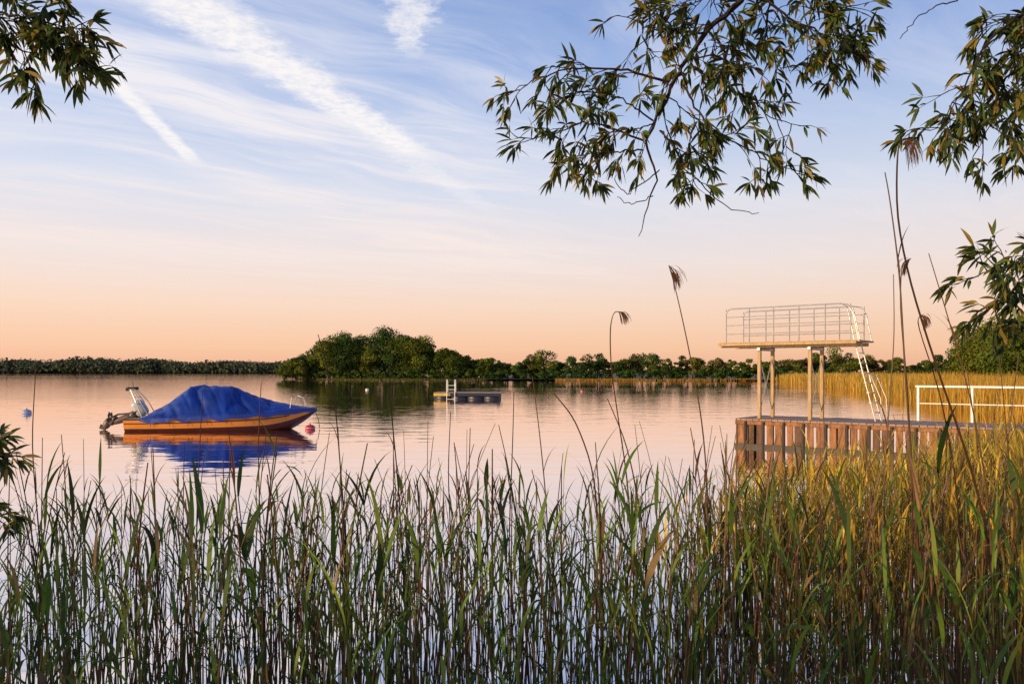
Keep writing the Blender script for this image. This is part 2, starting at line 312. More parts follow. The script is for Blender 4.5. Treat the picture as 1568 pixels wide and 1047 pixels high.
# ---------------------------------------------------------------- hard-surface helper
class HB:
    def __init__(s,name,loc=(0,0,0),rotz=0,scale=1):
        s.root=bpy.data.objects.new(name,None); s.root.empty_display_size=.3; scene.collection.objects.link(s.root)
        s.root.location=loc; s.root.rotation_euler=(0,0,rotz); s.root.scale=(scale,)*3; s.parts={}
    def _get(s,part,mt):
        if part not in s.parts: s.parts[part]=([],[],mt)
        return s.parts[part]
    def add(s,part,mt,V,Fs):
        p=s._get(part,mt); b=len(p[0]); p[0].extend([tuple(v) for v in V]); p[1].extend([[i+b for i in f] for f in Fs])
    def box(s,part,mt,c,d,rx=0,ry=0,rz=0):
        Mx=Matrix.Rotation(rz,3,'Z')@Matrix.Rotation(ry,3,'Y')@Matrix.Rotation(rx,3,'X')
        b=min(d)*.12; V=[]
        hx,hy,hz=[q/2 for q in d]
        sg=[(-1,-1,-1),(1,-1,-1),(1,1,-1),(-1,1,-1),(-1,-1,1),(1,-1,1),(1,1,1),(-1,1,1)]
        for (a_,b_,c_) in sg:
            V.append(Vector((a_*hx,b_*(hy-b),c_*(hz-b)))); V.append(Vector((a_*(hx-b),b_*hy,c_*(hz-b)))); V.append(Vector((a_*(hx-b),b_*(hy-b),c_*hz)))
        V=[Mx@q+Vector(c) for q in V]
        i=lambda k,a_:k*3+a_
        Fs=[[i(0,0),i(4,0),i(7,0),i(3,0)],[i(1,0),i(2,0),i(6,0),i(5,0)],[i(0,1),i(1,1),i(5,1),i(4,1)],[i(3,1),i(7,1),i(6,1),i(2,1)],[i(0,2),i(3,2),i(2,2),i(1,2)],[i(4,2),i(5,2),i(6,2),i(7,2)]]
        for (p,q,a_,b_) in [(0,4,0,1),(1,5,0,1),(2,6,0,1),(3,7,0,1),(0,1,1,2),(3,2,1,2),(4,5,1,2),(7,6,1,2),(0,3,0,2),(1,2,0,2),(4,7,0,2),(5,6,0,2)]:
            Fs.append([i(p,a_),i(q,a_),i(q,b_),i(p,b_)])
        for k in range(8): Fs.append([i(k,0),i(k,1),i(k,2)])
        s.add(part,mt,V,Fs)
    def tube(s,part,mt,P,r,k=8):
        P=np.asarray(P,float); n=len(P); r=np.broadcast_to(np.asarray(r,float),(n,))
        T=nrm(np.gradient(P,axis=0)); up=np.array([0.03,0.11,1.0]) if abs(T[0][2])<.9 else np.array([1.0,.1,0.05])
        A=nrm(np.cross(T,up)); B=np.cross(T,A); an=np.arange(k)*2*math.pi/k
        V=(P[:,None]+r[:,None,None]*(A[:,None]*np.cos(an)[None,:,None]+B[:,None]*np.sin(an)[None,:,None])).reshape(-1,3)
        Fs=[[i*k+j,i*k+(j+1)%k,(i+1)*k+(j+1)%k,(i+1)*k+j] for i in range(n-1) for j in range(k)]
        Fs.append(list(range(k))[::-1]); Fs.append([(n-1)*k+j for j in range(k)]); s.add(part,mt,V,Fs)
    def ellip(s,part,mt,c,r,nu=16,nv=10,pw=1.0,M3=None):
        V=[];Fs=[]
        for i in range(nv+1):
            ph=-math.pi/2+math.pi*i/nv
            for j in range(nu):
                th=2*math.pi*j/nu
                f=lambda q:math.copysign(abs(q)**pw,q)
                p=Vector((r[0]*f(math.cos(th))*f(math.cos(ph)),r[1]*f(math.sin(th))*f(math.cos(ph)),r[2]*f(math.sin(ph))))
                if M3 is not None: p=M3@p
                V.append(p+Vector(c))
        for i in range(nv):
            for j in range(nu): Fs.append([i*nu+j,i*nu+(j+1)%nu,(i+1)*nu+(j+1)%nu,(i+1)*nu+j])
        s.add(part,mt,V,Fs)
    def done(s,smooth=()):
        for nme,(V,Fs,mt) in s.parts.items():
            me=bpy.data.meshes.new(nme); me.from_pydata(V,[],Fs); me.materials.append(mt)
            if nme in smooth: me.polygons.foreach_set('use_smooth',[True]*len(me.polygons))
            me.validate(); o=bpy.data.objects.new(nme,me); scene.collection.objects.link(o); o.parent=s.root
M_wood=mat("weathered_deck_wood",(.34,.23,.17),.75,var=.45,vscale=4,bump=.004,bscale=12,stretch=(.4,4,4))
M_pile=mat("brown_pile_wood",(.33,.13,.042),.7,var=.7,vscale=5,bump=.006,bscale=14,stretch=(3,3,.6))
M_pile2=mat("dark_pile_wood",(.13,.06,.028),.75,var=.6,vscale=5,bump=.006,bscale=14,stretch=(3,3,.6))
M_dark=mat("dark_wet_wood",(.04,.025,.015),.6,var=.4,vscale=6)
M_steel=mat("galvanised_steel",(.50,.48,.46),.4,.6,var=.3,vscale=8)
M_post=mat("tower_post_wood",(.48,.31,.14),.65,var=.45,vscale=6,stretch=(4,4,.5),bump=.003)
M_white=mat("white_paint",(.78,.78,.76),.4,var=.1,vscale=6)
M_black=mat("black_plastic",(.02,.02,.022),.45,var=.2)
PX,PY,PR=5.09,18.2,math.atan2(-.626,.78)
# ---- pier
pr=HB("wooden_pier",(PX,PY,0),PR); Lp=15.0; Wp=1.6; DZ=.64
s_=0.0; k=0
while s_<Lp:
    pr.box("deck_planks",M_wood,(s_+.07,Wp/2,DZ-.02+random.uniform(-.003,.003)),(.132,Wp+random.uniform(-.02,.03),.04)); s_+=.142
pr.box("front_beam",M_pile,(Lp/2,.04,DZ-.09),(Lp,.06,.09)); pr.box("back_beam",M_wood,(Lp/2,Wp-.04,DZ-.09),(Lp,.06,.09))
s_=.06; k=0
while s_<Lp:
    wv=random.uniform(.12,.17); q=random.random()
    pr.box("front_boards" if q<.68 else "front_boards_dark",M_pile if q<.68 else M_pile2,(s_+wv/2,.045+random.uniform(-.012,.012),.20+random.uniform(-.03,.02)),(wv,.035,.66),ry=random.uniform(-.02,.02))
    if k%2==0: pr.tube("piles",M_dark,[(s_+wv+.045,.0,-1),(s_+wv+.045,.0,DZ-.06)],.035)
    s_+=wv+(random.uniform(.03,.06) if k%2 else .11); k+=1
n_=.06
while n_<Wp:
    pr.box("end_boards",M_pile2,(.02,n_+.07,.2),(.03,.12,.66)); n_+=.2
for s_ in np.arange(.3,Lp,1.9):
    for n_ in (.35,Wp-.2): pr.tube("support_posts",M_dark,[(s_,n_,-1.2),(s_,n_,DZ-.05)],.08,10)
    pr.box("cross_beams",M_dark,(s_,Wp/2,DZ-.14),(.1,Wp-.2,.12))
pr.box("bumper",M_dark,(Lp/2,-.0,.03),(Lp,.03,.09))
pr.done()
hr=HB("white_handrail",(PX,PY,0),PR)
for s_ in np.arange(3.5,9.6,1.02): hr.box("posts",M_white,(s_,1.5,DZ+.36),(.05,.05,.72))
hr.box("top_rail",M_white,(6.55,1.5,DZ+.745),(6.2,.06,.04)); hr.box("mid_rail",M_white,(6.55,1.505,DZ+.38),(6.1,.02,.02))
hr.done()
# ---- diving tower
dt=HB("diving_platform",(PX,PY,0),PR); TZ=2.36
for n_ in (.2,1.0):
    for s_ in (.5,1.63): dt.box("posts",M_post,(s_,n_,(DZ+TZ-.1)/2),(.075,.075,TZ-.1-DZ))
    dt.box("deck_beams",M_post,(1.1,n_,TZ-.075),(3.04,.06,.07))
for s_ in (.5,1.63):
    dt.box("cross_beams",M_steel,(s_,.6,TZ-.15),(.07,.95,.07))
    dt.tube("braces",M_steel,[(s_,.22,DZ+.15),(s_,.98,TZ-.35)],.011); dt.tube("braces",M_steel,[(s_,.98,DZ+.15),(s_,.22,TZ-.35)],.011)
s_=-.42
while s_<2.6: dt.box("deck_boards",M_post,(s_+.065,.6,TZ-.012),(.122,1.06,.035)); s_+=.13
dt.box("fascia",M_post,(1.1,.05,TZ-.04),(3.06,.035,.06))
HT=.78
for n_ in (.1,1.1):
    for s_ in (-.25,.3,.86,1.42,1.98,2.5): dt.tube("railing",M_steel,[(s_,n_,TZ),(s_,n_,TZ+HT-.01)],.013)
    for zz in (.2,.4,.59): dt.tube("railing",M_steel,[(-.25,n_,TZ+zz),(2.5,n_,TZ+zz)],.009)
    dt.tube("railing",M_steel,[(-.25,n_,TZ+HT-.10),(-.21,n_,TZ+HT-.03),(-.14,n_,TZ+HT),(1.1,n_,TZ+HT),(2.3,n_,TZ+HT),(2.44,n_,TZ+HT-.03),(2.55,n_,TZ+HT-.2),(2.62,n_,TZ+.2),(2.66,n_,TZ)],.015)
for n_ in (.38,.82):
    dt.tube("ladder",M_steel,[(2.26,n_,TZ+HT),(2.34,n_,TZ+HT-.04),(2.40,n_,TZ+.5),(2.5,n_,TZ),(2.92,n_,DZ+.02)],.014)
    dt.tube("ladder",M_steel,[(2.72,n_,TZ-.75),(2.82,n_,TZ-.72),(3.02,n_,DZ+.5),(3.05,n_,DZ+.02)],.011)
for i in range(8):
    zz=DZ+.2+i*.21; ss=2.92-(zz-DZ)/(TZ-DZ)*.42; dt.box("ladder_rungs",M_steel,(ss,.6,zz),(.06,.43,.015))
dt.done()
# ---- swimming raft
rf=HB("swimming_raft",(X(718,50.5),50.5,0),math.radians(-3))
for k in range(30): rf.box("deck",M_wood,(-2.02+k*.14,0,.40),(.13,2.2,.04))
M_blk=mat("dark_blue_float",(.02,.025,.045),.4,var=.3); M_sunlit=mat("sunlit_raft_panel",(.60,.40,.08),.6,var=.25)  # yellow paints the low sun onto the raft's left end
rf.box("side_beam",M_blk,(.5,-1.08,.27),(3.1,.08,.18)); rf.box("sunlit_side_panel",M_sunlit,(-1.55,-1.08,.28),(.98,.08,.18)); rf.box("sunlit_end_panel",M_sunlit,(-2.06,0,.28),(.06,2.1,.17))
for yy in (-.8,.8):
    for k in range(4): rf.tube("floats",M_blk,[(-2+k*1.02,yy,.05),(-1.08+k*1.02,yy,.05)],.24,14)
for xx in (-1.25,-.75):
    rf.tube("ladder",M_white,[(xx,-1.2,-.3),(xx,-1.2,1.0),(xx,-1.1,1.2),(xx,-.8,1.2),(xx,-.7,1.05),(xx,-.7,.44)],.022)
for zz in (.0,.6,.85): rf.tube("ladder",M_white,[(-1.25,-1.2,zz),(-.75,-1.2,zz)],.016)
rf.box("cleat",M_dark,(1.9,-.5,.5),(.2,.1,.1)); rf.done(("floats",))
# ---- buoys
def buoy(px,py,col,r,name="mooring_buoy"):
    yy=CH*F/(py-HZ); b=HB(name,(X(px,yy),yy,0),.3)
    mt=mat("buoy_paint",col,.4,var=.2)
    b.ellip("float",mt,(0,0,r*.35),(r*1.25,r,r*.8)); b.ellip("band",M_white,(0,0,r*.3),(r*1.27,r*1.02,r*.18)); b.tube("ring",M_dark,[(0,0,r*1.0),(0,0,r*1.5)],r*.12); b.done(("float","band"))
buoy(475,657,(.42,.03,.07),.12); buoy(41,633,(.25,.32,.50),.15); buoy(562,597,(.75,.72,.7),.13); buoy(891,599,(.6,.12,.05),.12)
# ---- boat
M_hull=mat("orange_hull_gelcoat",(.72,.25,.025),.25,var=.22,vscale=2); M_blue=mat("blue_tarpaulin",(.006,.04,.30),.42,var=.5,vscale=2.2,bump=.03,bscale=4.5)
M_brown=mat("red_brown_boot",(.10,.022,.014),.4,var=.3); M_cowl=mat("grey_cowling",(.42,.42,.43),.35,var=.25); M_leg=mat("outboard_leg",(.10,.065,.04),.45,var=.4)
bo=HB("motorboat",(X(206,23.4),23.4,0),math.radians(5),.955)
LB=5.45
def hb(x): 
    q=x/LB; return .98*(1-max(0,(q-.45)/.55)**2.3)*(0.9+.1*min(1,q*4))+.02
def sheer(x): q=x/LB; return .38+.26*q**1.8
def keel(x): q=x/LB; return -.22+ (0 if q<.72 else .72*((q-.72)/.28)**1.9)
ns=36
def section(x):
    b=hb(x); s=sheer(x); kz=min(keel(x),s-.06); pts=[]
    for f,zf in [(1.0,1.0),(1.0,.93),(.985,.8),(.96,.66),(.92,.50),(.80,.28),(0,0)]:
        pts.append((b*f,kz+(s-kz)*zf))
    return pts
rows=[]
for i in range(ns+1):
    x=LB*i/ns; S=section(x); row=[(x,-a_,z_) for a_,z_ in S]+[(x,a_,z_) for a_,z_ in S[-2::-1]]; rows.append(row)
def band(name,mt,j0,j1):
    V=[];Fs=[];w_=j1-j0+1
    for row in rows: V+=row[j0:j1+1]
    for i in range(ns):
        for j in range(w_-1): Fs.append([i*w_+j,i*w_+j+1,(i+1)*w_+j+1,(i+1)*w_+j])
    bo.add(name,mt,V,Fs)
band("hull",M_hull,1,4); band("hull",M_hull,8,11); band("bottom",M_brown,4,8); band("gunwale",M_dark,0,1); band("gunwale",M_dark,11,12)
bo.add("transom",M_hull,rows[0],[list(range(13))])
bo.tube("rub_rail",M_dark,[(LB*i/30,-hb(LB*i/30)-.01,sheer(LB*i/30)-.02) for i in range(31)],.022)
bo.tube("rub_rail",M_dark,[(LB*i/30,hb(LB*i/30)+.01,sheer(LB*i/30)-.02) for i in range(31)],.022)
bo.tube("stripe",M_brown,[(.02+LB*i/31,-hb(LB*i/31)*.985-.006,keel(LB*i/31)+(sheer(LB*i/31)-keel(LB*i/31))*.76) for i in range(28)],.014)
bo.add("aft_deck",M_cowl,[(0,-hb(0),sheer(0)-.01),(1.0,-hb(1),sheer(1)-.01),(1.0,hb(1),sheer(1)-.01),(0,hb(0),sheer(0)-.01)],[[0,1,2,3]])
rz=[(.50,.42),(.66,.60),(1.0,.80),(1.4,1.08),(1.7,1.32),(1.95,1.37),(2.4,1.34),(2.9,1.33),(3.1,1.27),(3.5,1.08),(4.2,.86),(5.0,.71),(5.5,.65)]
V=[];Fs=[];nx=150;nyv=61
for i in range(nx+1):
    x=.50+(5.0)*i/nx; r_=float(np.interp(x,[p[0] for p in rz],[p[1] for p in rz])); b=hb(min(x,LB-.02))+.035; e=sheer(x)+.02
    for j in range(nyv):
        vv=-1+2*j/(nyv-1); av=abs(vv)
        if av>.9:
            q=(av-.9)/.1; y_=math.copysign(b*(1.0+.015*q),vv); z_=e-.13*q*(1+.8*mnoise.noise(Vector((x*3,vv,0))))
        else:
            q=av/.9; y_=math.copysign(b*q,vv); hgt_=max(0,r_-e)
            prof_=(1-q**1.9) if x<3 else (1-q**1.4)
            z_=e+hgt_*prof_
            sg_=math.copysign(1,vv)
            fold=-.14*(1-abs(math.sin(x*3.1+q*1.4*sg_+mnoise.noise(Vector((x,q,2)))*1.5)))**2*q*(1-q)*4*min(1,hgt_*1.3)
            fold+=-.08*(1-abs(math.sin(x*7.3-q*5.4)))**3*q*(1.05-q)*3*min(1,hgt_)
            fold+=mnoise.noise(Vector((x*6-q*5,q*4,8)))*.035*min(1,hgt_*2)
            z_+=fold
        V.append((x,y_,z_))
for i in range(nx):
    for j in range(nyv-1): Fs.append([i*nyv+j,(i+1)*nyv+j,(i+1)*nyv+j+1,i*nyv+j+1])
bo.add("tarpaulin_cover",M_blue,V,Fs)
for x in np.arange(.8,5.2,.55):
    bo.tube("cover_ties",M_dark,[(x,-hb(x)-.045,sheer(x)-.07),(x+.02,-hb(x)*.97-.03,sheer(x)-.24)],.006)
RY=Matrix.Rotation(math.radians(-35),3,'Y')
bo.ellip("outboard_cowling",M_cowl,(.16,0,.66),(.19,.17,.27),18,12,.62,RY)
bo.ellip("outboard_cowling_band",M_black,(.07,0,.54),(.195,.175,.035),18,6,.62,RY)
bo.ellip("outboard_cowling_base",M_leg,(.0,0,.46),(.17,.15,.12),16,8,.8,RY)
bo.tube("outboard_leg",M_leg,[(.0,0,.46),(-.2,0,.37),(-.5,0,.27),(-.74,0,.20)],[.13,.12,.10,.07],10)
bo.box("cavitation_plate",M_leg,(-.62,0,.27),(.05,.22,.30),ry=.5)
bo.ellip("gear_case",M_leg,(-.80,0,.20),(.12,.08,.2),12,8,1,Matrix.Rotation(.5,3,'Y'))
bo.box("skeg",M_leg,(-.93,0,.08),(.20,.02,.14),ry=.3)
for k in range(3):
    an=k*2.094+.4; bo.box("propeller",M_dark,(-.74+.1*math.sin(an)*.4,math.cos(an)*.12,.40+math.sin(an)*.1),(.03,.11,.16),rx=an)
bo.box("tiller_bracket",M_dark,(.0,0,.34),(.22,.3,.16)); bo.tube("steering_arm",M_leg,[(-.15,.0,.5),(-.5,.05,.47),(-.72,.03,.36)],.028)
for yy in (-.32,.32):
    bo.tube("stern_frame",M_steel,[(.34,yy,.38),(.16,yy,.85),(-.04,yy*.6,1.22)],.018); bo.tube("stern_frame",M_steel,[(.55,yy,.4),(.30,yy,.85),(.02,yy*.6,1.22)],.014)
bo.tube("stern_frame",M_steel,[(-.04,-.2,1.22),(-.04,.2,1.22)],.016); bo.tube("stern_frame",M_steel,[(.18,-.32,.8),(.18,.32,.8)],.013); bo.tube("stern_frame",M_steel,[(.08,-.25,1.0),(.08,.25,1.0)],.012)
bo.box("stern_light",M_black,(-.09,0,1.28),(.20,.14,.06)); bo.box("stern_light",M_black,(-.18,-.1,1.24),(.08,.07,.10)); bo.box("stern_light",M_black,(.04,.1,1.27),(.08,.07,.09)); bo.tube("antenna",M_black,[(-.07,.1,1.3),(-.10,.1,1.52)],.009)
for yy in (-.22,.22): bo.tube("bow_rail",M_steel,[(4.75,yy*1.6,.66),(4.8,yy*1.5,.98),(4.9,yy*1.3,1.02),(5.05,yy*.9,.97),(5.15,yy*.6,.72)],.011)
bo.tube("mooring_line",M_dark,[(5.45,0,.55),(5.55,0,.3),(5.6,0,.02)],.01)
bo.done(("hull","bottom","tarpaulin_cover","outboard_cowling","outboard_cowling_base","gear_case","outboard_leg"))
# ---------------------------------------------------------------- foreground reeds
def blade(acc,base,dirh,L,wd,up,droop,C,n=6):
    P=[];p=np.array(base,float); d=np.array([dirh[0]*(1-up),dirh[1]*(1-up),up]); d=d/np.linalg.norm(d)
    for i in range(n+1):
        P.append(p.copy()); d=d+np.array([dirh[0]*.12,dirh[1]*.12,-droop*(i/n)]); d/=np.linalg.norm(d); p=p+d*L/n
    sv=np.array([-dirh[1],dirh[0],R.normal()*.25]); sv/=np.linalg.norm(sv)
    tt_=np.linspace(0,1,n+1); wv=wd*np.clip(np.minimum(.35+2.6*tt_,1.12*(1-tt_**2.2)),.03,1)
    strip(acc,P,wv,sv,C)
def reed(acc,x,y,h,col,dry=False,leaves=None,scale=1.0,wide=1.0):
    lean=R.normal(size=2)*.06*h; n=7; q=np.linspace(0,1,n)
    wob=R.normal(size=2)*.012
    P=np.stack([x+lean[0]*q**1.6+wob[0]*np.sin(q*7),y+lean[1]*q**1.6,-.02+h*q],1)
    st=np.array((.20,.11,.045)) if R.random()<.5 or dry else np.array(col)*.85
    st=st*R.uniform(.45,1.3)
    grad=np.interp(q,[0,.35,.8],[.4,.65,1.0])[:,None]   # stalks darker towards the base
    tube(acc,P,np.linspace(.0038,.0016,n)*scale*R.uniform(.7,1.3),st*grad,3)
    nl=leaves if leaves is not None else R.integers(1,6); a0=R.uniform(0,6.28)
    for k in range(nl):
        f=R.uniform(.45,.97) if k else .98
        b=np.array([np.interp(f,q,P[:,i]) for i in range(3)]); an=a0+math.pi*(k%2)+R.normal()*.6
        top=(k==0); L=R.uniform(.10,.27)*scale*(1.0 if f>.6 else .85)
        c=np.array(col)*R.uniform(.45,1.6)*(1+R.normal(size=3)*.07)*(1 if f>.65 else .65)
        if R.random()<.08: c=np.array((.30,.19,.07))*R.uniform(.6,1.2)
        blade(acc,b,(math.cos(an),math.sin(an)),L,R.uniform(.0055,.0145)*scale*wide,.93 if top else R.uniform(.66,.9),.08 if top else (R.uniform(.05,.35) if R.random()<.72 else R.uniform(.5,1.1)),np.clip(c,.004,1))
GR=(.065,.115,.018); GR2=(.15,.19,.024); GLD=(.66,.42,.045)  # GLD: dry yellow reed with low-sun gold put into the colour
def toplim(px,lo): return np.interp(px,[0,200,400,600,784,1000,1200,1400,1568],[728,735,728,722,722,722,702,672,630] if lo else [728,728,728,728,728,722,704,688,635])
ac=Acc(); cnt=0
while cnt<1600:
    y=R.uniform(1.9,6.9); x=R.uniform(-.70*y-.3,.70*y+.3); px=784+F*x/y
    if mnoise.noise(Vector((x*1.1,y*1.1,0)))<-.18 and R.random()<.8: continue
    edge_y=6.6 if px>950 else 5.5+1.1*mnoise.noise(Vector((x*.5,0,5)))
    if y>edge_y: continue
    lim=CH-(toplim(px,1)-50*max(0,R.normal()*.55)+R.exponential(55)-HZ)/F*y-.10
    h=min(R.uniform(.85,1.35),lim)
    if h<.3: continue
    if R.random()<.3:h*=.8
    gold=max(0,min(1,(px-930)/380))*(.25+.75*min(1,(y-2.4)/2.0)) if y>2.4 else 0  # more golden to the right, the sunlit side painted into leaf colour
    c=np.array(GR)*(1-R.random()*.5)+np.array(GR2)*R.random()*.8
    if R.random()<gold*.8: c=np.array(GLD)*R.uniform(.4,1.0)
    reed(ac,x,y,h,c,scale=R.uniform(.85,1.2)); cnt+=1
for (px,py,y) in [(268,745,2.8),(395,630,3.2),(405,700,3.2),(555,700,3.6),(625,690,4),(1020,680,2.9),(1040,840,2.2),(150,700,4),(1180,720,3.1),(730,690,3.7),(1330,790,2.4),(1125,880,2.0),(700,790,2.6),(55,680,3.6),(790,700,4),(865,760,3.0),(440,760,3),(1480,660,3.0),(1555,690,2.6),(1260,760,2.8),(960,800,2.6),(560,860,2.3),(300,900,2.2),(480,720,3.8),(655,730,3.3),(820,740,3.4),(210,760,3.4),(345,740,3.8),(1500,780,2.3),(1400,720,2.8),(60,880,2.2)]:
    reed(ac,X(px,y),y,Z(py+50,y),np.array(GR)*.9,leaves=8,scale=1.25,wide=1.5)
ac.obj("foreground_reeds",M_reed)
ac=Acc(); cnt=0
while cnt<1600:
    y=R.uniform(4.2,12.5); px=R.uniform(1040,1640)
    if px<1040+ (y-4.2)*22+R.uniform(0,60): continue
    x=X(px,y)
    if mnoise.noise(Vector((x*.8,y*.8,7)))<-.25 and R.random()<.7: continue
    lim=CH-(toplim(px,0)-25*max(0,R.normal()*.7)+R.exponential(40)-HZ)/F*y-.10
    h=min(R.uniform(.75,1.3),lim)
    if h<.25: continue
    mixf=min(1,max(0,R.normal(.36,.28)+.5*mnoise.noise(Vector((x*.7,y*.7,3))))); c=np.array(GLD)*(1-mixf)+np.array((.15,.19,.022))*mixf
    reed(ac,x,y,h,c*R.uniform(.65,1.25),scale=1.1,leaves=R.integers(3,6)); cnt+=1
ac.obj("golden_reeds",M_reed)
# tall dry reeds with plumes
ac=Acc(); DRY=np.array((.12,.06,.032))
def tall(pts,y,plume=0,r=.0038,col=DRY):
    P=[W(px,py,y) for px,py in pts]
    last=P[-1]; dirn=P[-1]-P[-2]; dirn=dirn/abs(dirn[2]); fx=last[0]+dirn[0]*last[2]*.35
    P.append(np.array([fx,y+.1,-.02])); P=np.array(P); tq=np.linspace(0,1,len(P)); tf=np.linspace(0,1,len(P)*4)
    Q=np.stack([np.interp(tf,tq,P[:,i]) for i in range(3)],1)
    for _ in range(3): Q[1:-1]=(Q[:-2]+2*Q[1:-1]+Q[2:])/4
    tube(ac,Q,np.linspace(r*.45,r,len(Q)),col*R.uniform(.7,1.3),4)
    if plume:
        sgn=1 if plume>0 else -1; Lp_=abs(plume)
        for k in range(34):
            f=R.uniform(0,1)*.07; b=np.array([np.interp(f*1.0,tf,Q[:,i]) for i in range(3)])
            a_=R.normal()*.5; d=np.array([sgn*(.25+.3*R.random()),a_*.3,-.35+R.normal()*.25])
            Pn=[b];p=b.copy()
            for i in range(5): 
                d=d/np.linalg.norm(d); p=p+d*Lp_*R.uniform(.7,1.2)/5; Pn.append(p.copy()); d=d+np.array([0,0,-.6])
            strip(ac,Pn,[.0012,.0025,.003,.003,.002,.001],nrm(np.array([1,.3,.2])),np.array((.24,.11,.05))*R.uniform(.6,1.4))
    else:
        for k in range(R.integers(1,4)):
            f=R.uniform(.3,.8); b=np.array([np.interp(f,tf,Q[:,i]) for i in range(3)]); an=R.uniform(0,6.28)
            blade(ac,b,(math.cos(an),math.sin(an)),.16,.006,.85,.2,DRY*1.3)
tall([(1024,406),(1034,440),(1052,520),(1075,640),(1085,760)],3.4,.09)
tall([(952,478),(940,476),(934,500),(935,560),(948,650),(965,760)],3.4,.06)
tall([(1390,212),(1374,214),(1372,330),(1395,440),(1440,580),(1490,720),(1530,900)],2.9,.11,.0055)
tall([(1355,264),(1362,300),(1378,420),(1385,560),(1400,760),(1410,900)],2.9,0,.005)
tall([(1395,396),(1380,402),(1378,470),(1390,600),(1400,800)],3.1,-.07)
tall([(1412,482),(1402,490),(1440,600),(1470,760)],3.2,.06)
tall([(1422,388),(1450,480),(1490,620),(1520,800)],2.8)
tall([(1368,420),(1370,520),(1355,700),(1350,860)],3.0)
tall([(848,602),(880,640),(910,720),(920,860)],3.0,0,.005)
tall([(595,556),(600,640),(612,760)],3.6); tall([(487,512),(512,600),(520,700),(528,800)],3.6); tall([(815,575),(826,660),(838,780)],3.8)
tall([(787,600),(785,680),(780,800)],4); tall([(690,630),(686,720),(690,820)],4); tall([(930,610),(960,680),(985,800)],3.2); tall([(720,655),(716,800)],3.4)
tall([(310,600),(305,700),(300,820)],3.8); tall([(55,560),(48,680),(60,820)],3.3)
tall([(400,585),(395,680),(398,800)],3.7); tall([(1530,545),(1545,700),(1560,850)],2.8); tall([(1560,540),(1540,700),(1530,850)],3); tall([(1480,560),(1500,700),(1510,850)],3.2)
for k in range(170):
    px=R.uniform(0,1568); y=R.uniform(2.4,5.5); top=R.uniform(640,780)-max(0,(px-1300)*.2); ln=R.normal()*30
    tall([(px,top),(px+ln*.4,top+60),(px+ln,top+180)],y,0,R.uniform(.0022,.0045),DRY*(1.6 if px>1000 else 1.0))
ac.obj("dry_reed_stalks",M_reed)
# ---------------------------------------------------------------- willow trees
BARK=np.array((.045,.028,.02)); WL=np.array((.062,.090,.018))
def wleaf(acc,b,d,L,wd):
    d=d/np.linalg.norm(d); n=4; P=[b];p=np.array(b)
    for i in range(n): p=p+d*L/n; P.append(p); d=d+np.array([0,0,-.16]); d=d/np.linalg.norm(d)
    sv=nrm(np.cross(d,R.normal(size=3)))
    c=WL*R.uniform(.3,1.7)
    if R.random()<.2: c=np.array((.26,.18,.03))*R.uniform(.6,1.3)
    strip(acc,P,np.array([.15,.85,1,.62,.05])*wd,sv,c)
def twig(acc,b,d,L,depth=0,dens=1.0,leafL=.1):
    n=6; P=[b];p=np.array(b,float); d=d/np.linalg.norm(d)
    for i in range(n):
        d=d+R.normal(size=3)*.14+np.array([0,0,-.06]); d/=np.linalg.norm(d); p=p+d*L/n; P.append(p.copy())
        if i>=1:
            for _ in range(R.poisson((.5 if i<4 else 1.8)*dens)):
                ld=d*.7+R.normal(size=3)*.5+np.array([0,0,-.30]); wleaf(acc,p+R.normal(size=3)*.004,ld,leafL*R.uniform(.5,1.05),leafL*.15*R.uniform(.75,1.2))
        if depth<1 and i in (1,3) and R.random()<.7:
            twig(acc,p,d+R.normal(size=3)*.6,L*R.uniform(.4,.65),depth+1,dens,leafL)
    for _ in range(4): wleaf(acc,p,d*.9+R.normal(size=3)*.4+np.array([0,0,-.2]),leafL*R.uniform(.6,1.0),leafL*.15)
    tube(acc,P,np.linspace(.0028,.0010,n+1),BARK,3)
def limb(acc,pts,y,r0=.008,start=.25,nt=8,L=.2,dens=1.0,leafL=.085,ydrift=.0):
    P=np.array([W(px,py,y+ydrift*i) for i,(px,py) in enumerate(pts)])
    seg=np.concatenate([[0],np.cumsum(np.linalg.norm(np.diff(P,axis=0),axis=1))]); tf=np.linspace(0,seg[-1],len(P)*5)
    Q=np.stack([np.interp(tf,seg,P[:,i]) for i in range(3)],1)
    for _ in range(4): Q[1:-1]=(Q[:-2]+2*Q[1:-1]+Q[2:])/4
    Q[1:-1]+=R.normal(size=(len(Q)-2,3))*.004
    tube(acc,Q,np.linspace(r0,.0015,len(Q)),BARK,5)
    for k in range(nt):
        f=start+(1-start)*(k+.5)/nt; i=min(len(Q)-2,int(f*(len(Q)-1))); d=nrm(Q[i+1]-Q[i])
        twig(acc,Q[i],d*.6+R.normal(size=3)*np.array([.6,.6,.5])+np.array([0,0,-.1]),L*R.uniform(.6,1.2),0,dens,leafL)
    if nt: twig(acc,Q[-1],nrm(Q[-1]-Q[-3]),L*.5,1,dens,leafL)
ac=Acc()
Y=3.3
limb(ac,[(1150,-15),(1080,50),(1040,110),(1000,190),(985,230),(1010,270),(990,320),(978,362)],Y,.013,.05,0)
limb(ac,[(1150,-15),(1080,50),(1040,110),(1000,190),(985,230)],Y,.009,.0,7,.22)
limb(ac,[(1025,125),(940,105),(870,105),(810,125),(780,145)],Y,.006,.2,10,.14)
limb(ac,[(985,215),(900,185),(850,205),(810,215)],Y,.005,.25,8,.15)
limb(ac,[(985,230),(920,232),(885,240),(900,265)],Y,.004,.2,7,.14)
limb(ac,[(1080,50),(1010,50),(950,25)],Y,.005,.2,6,.16)
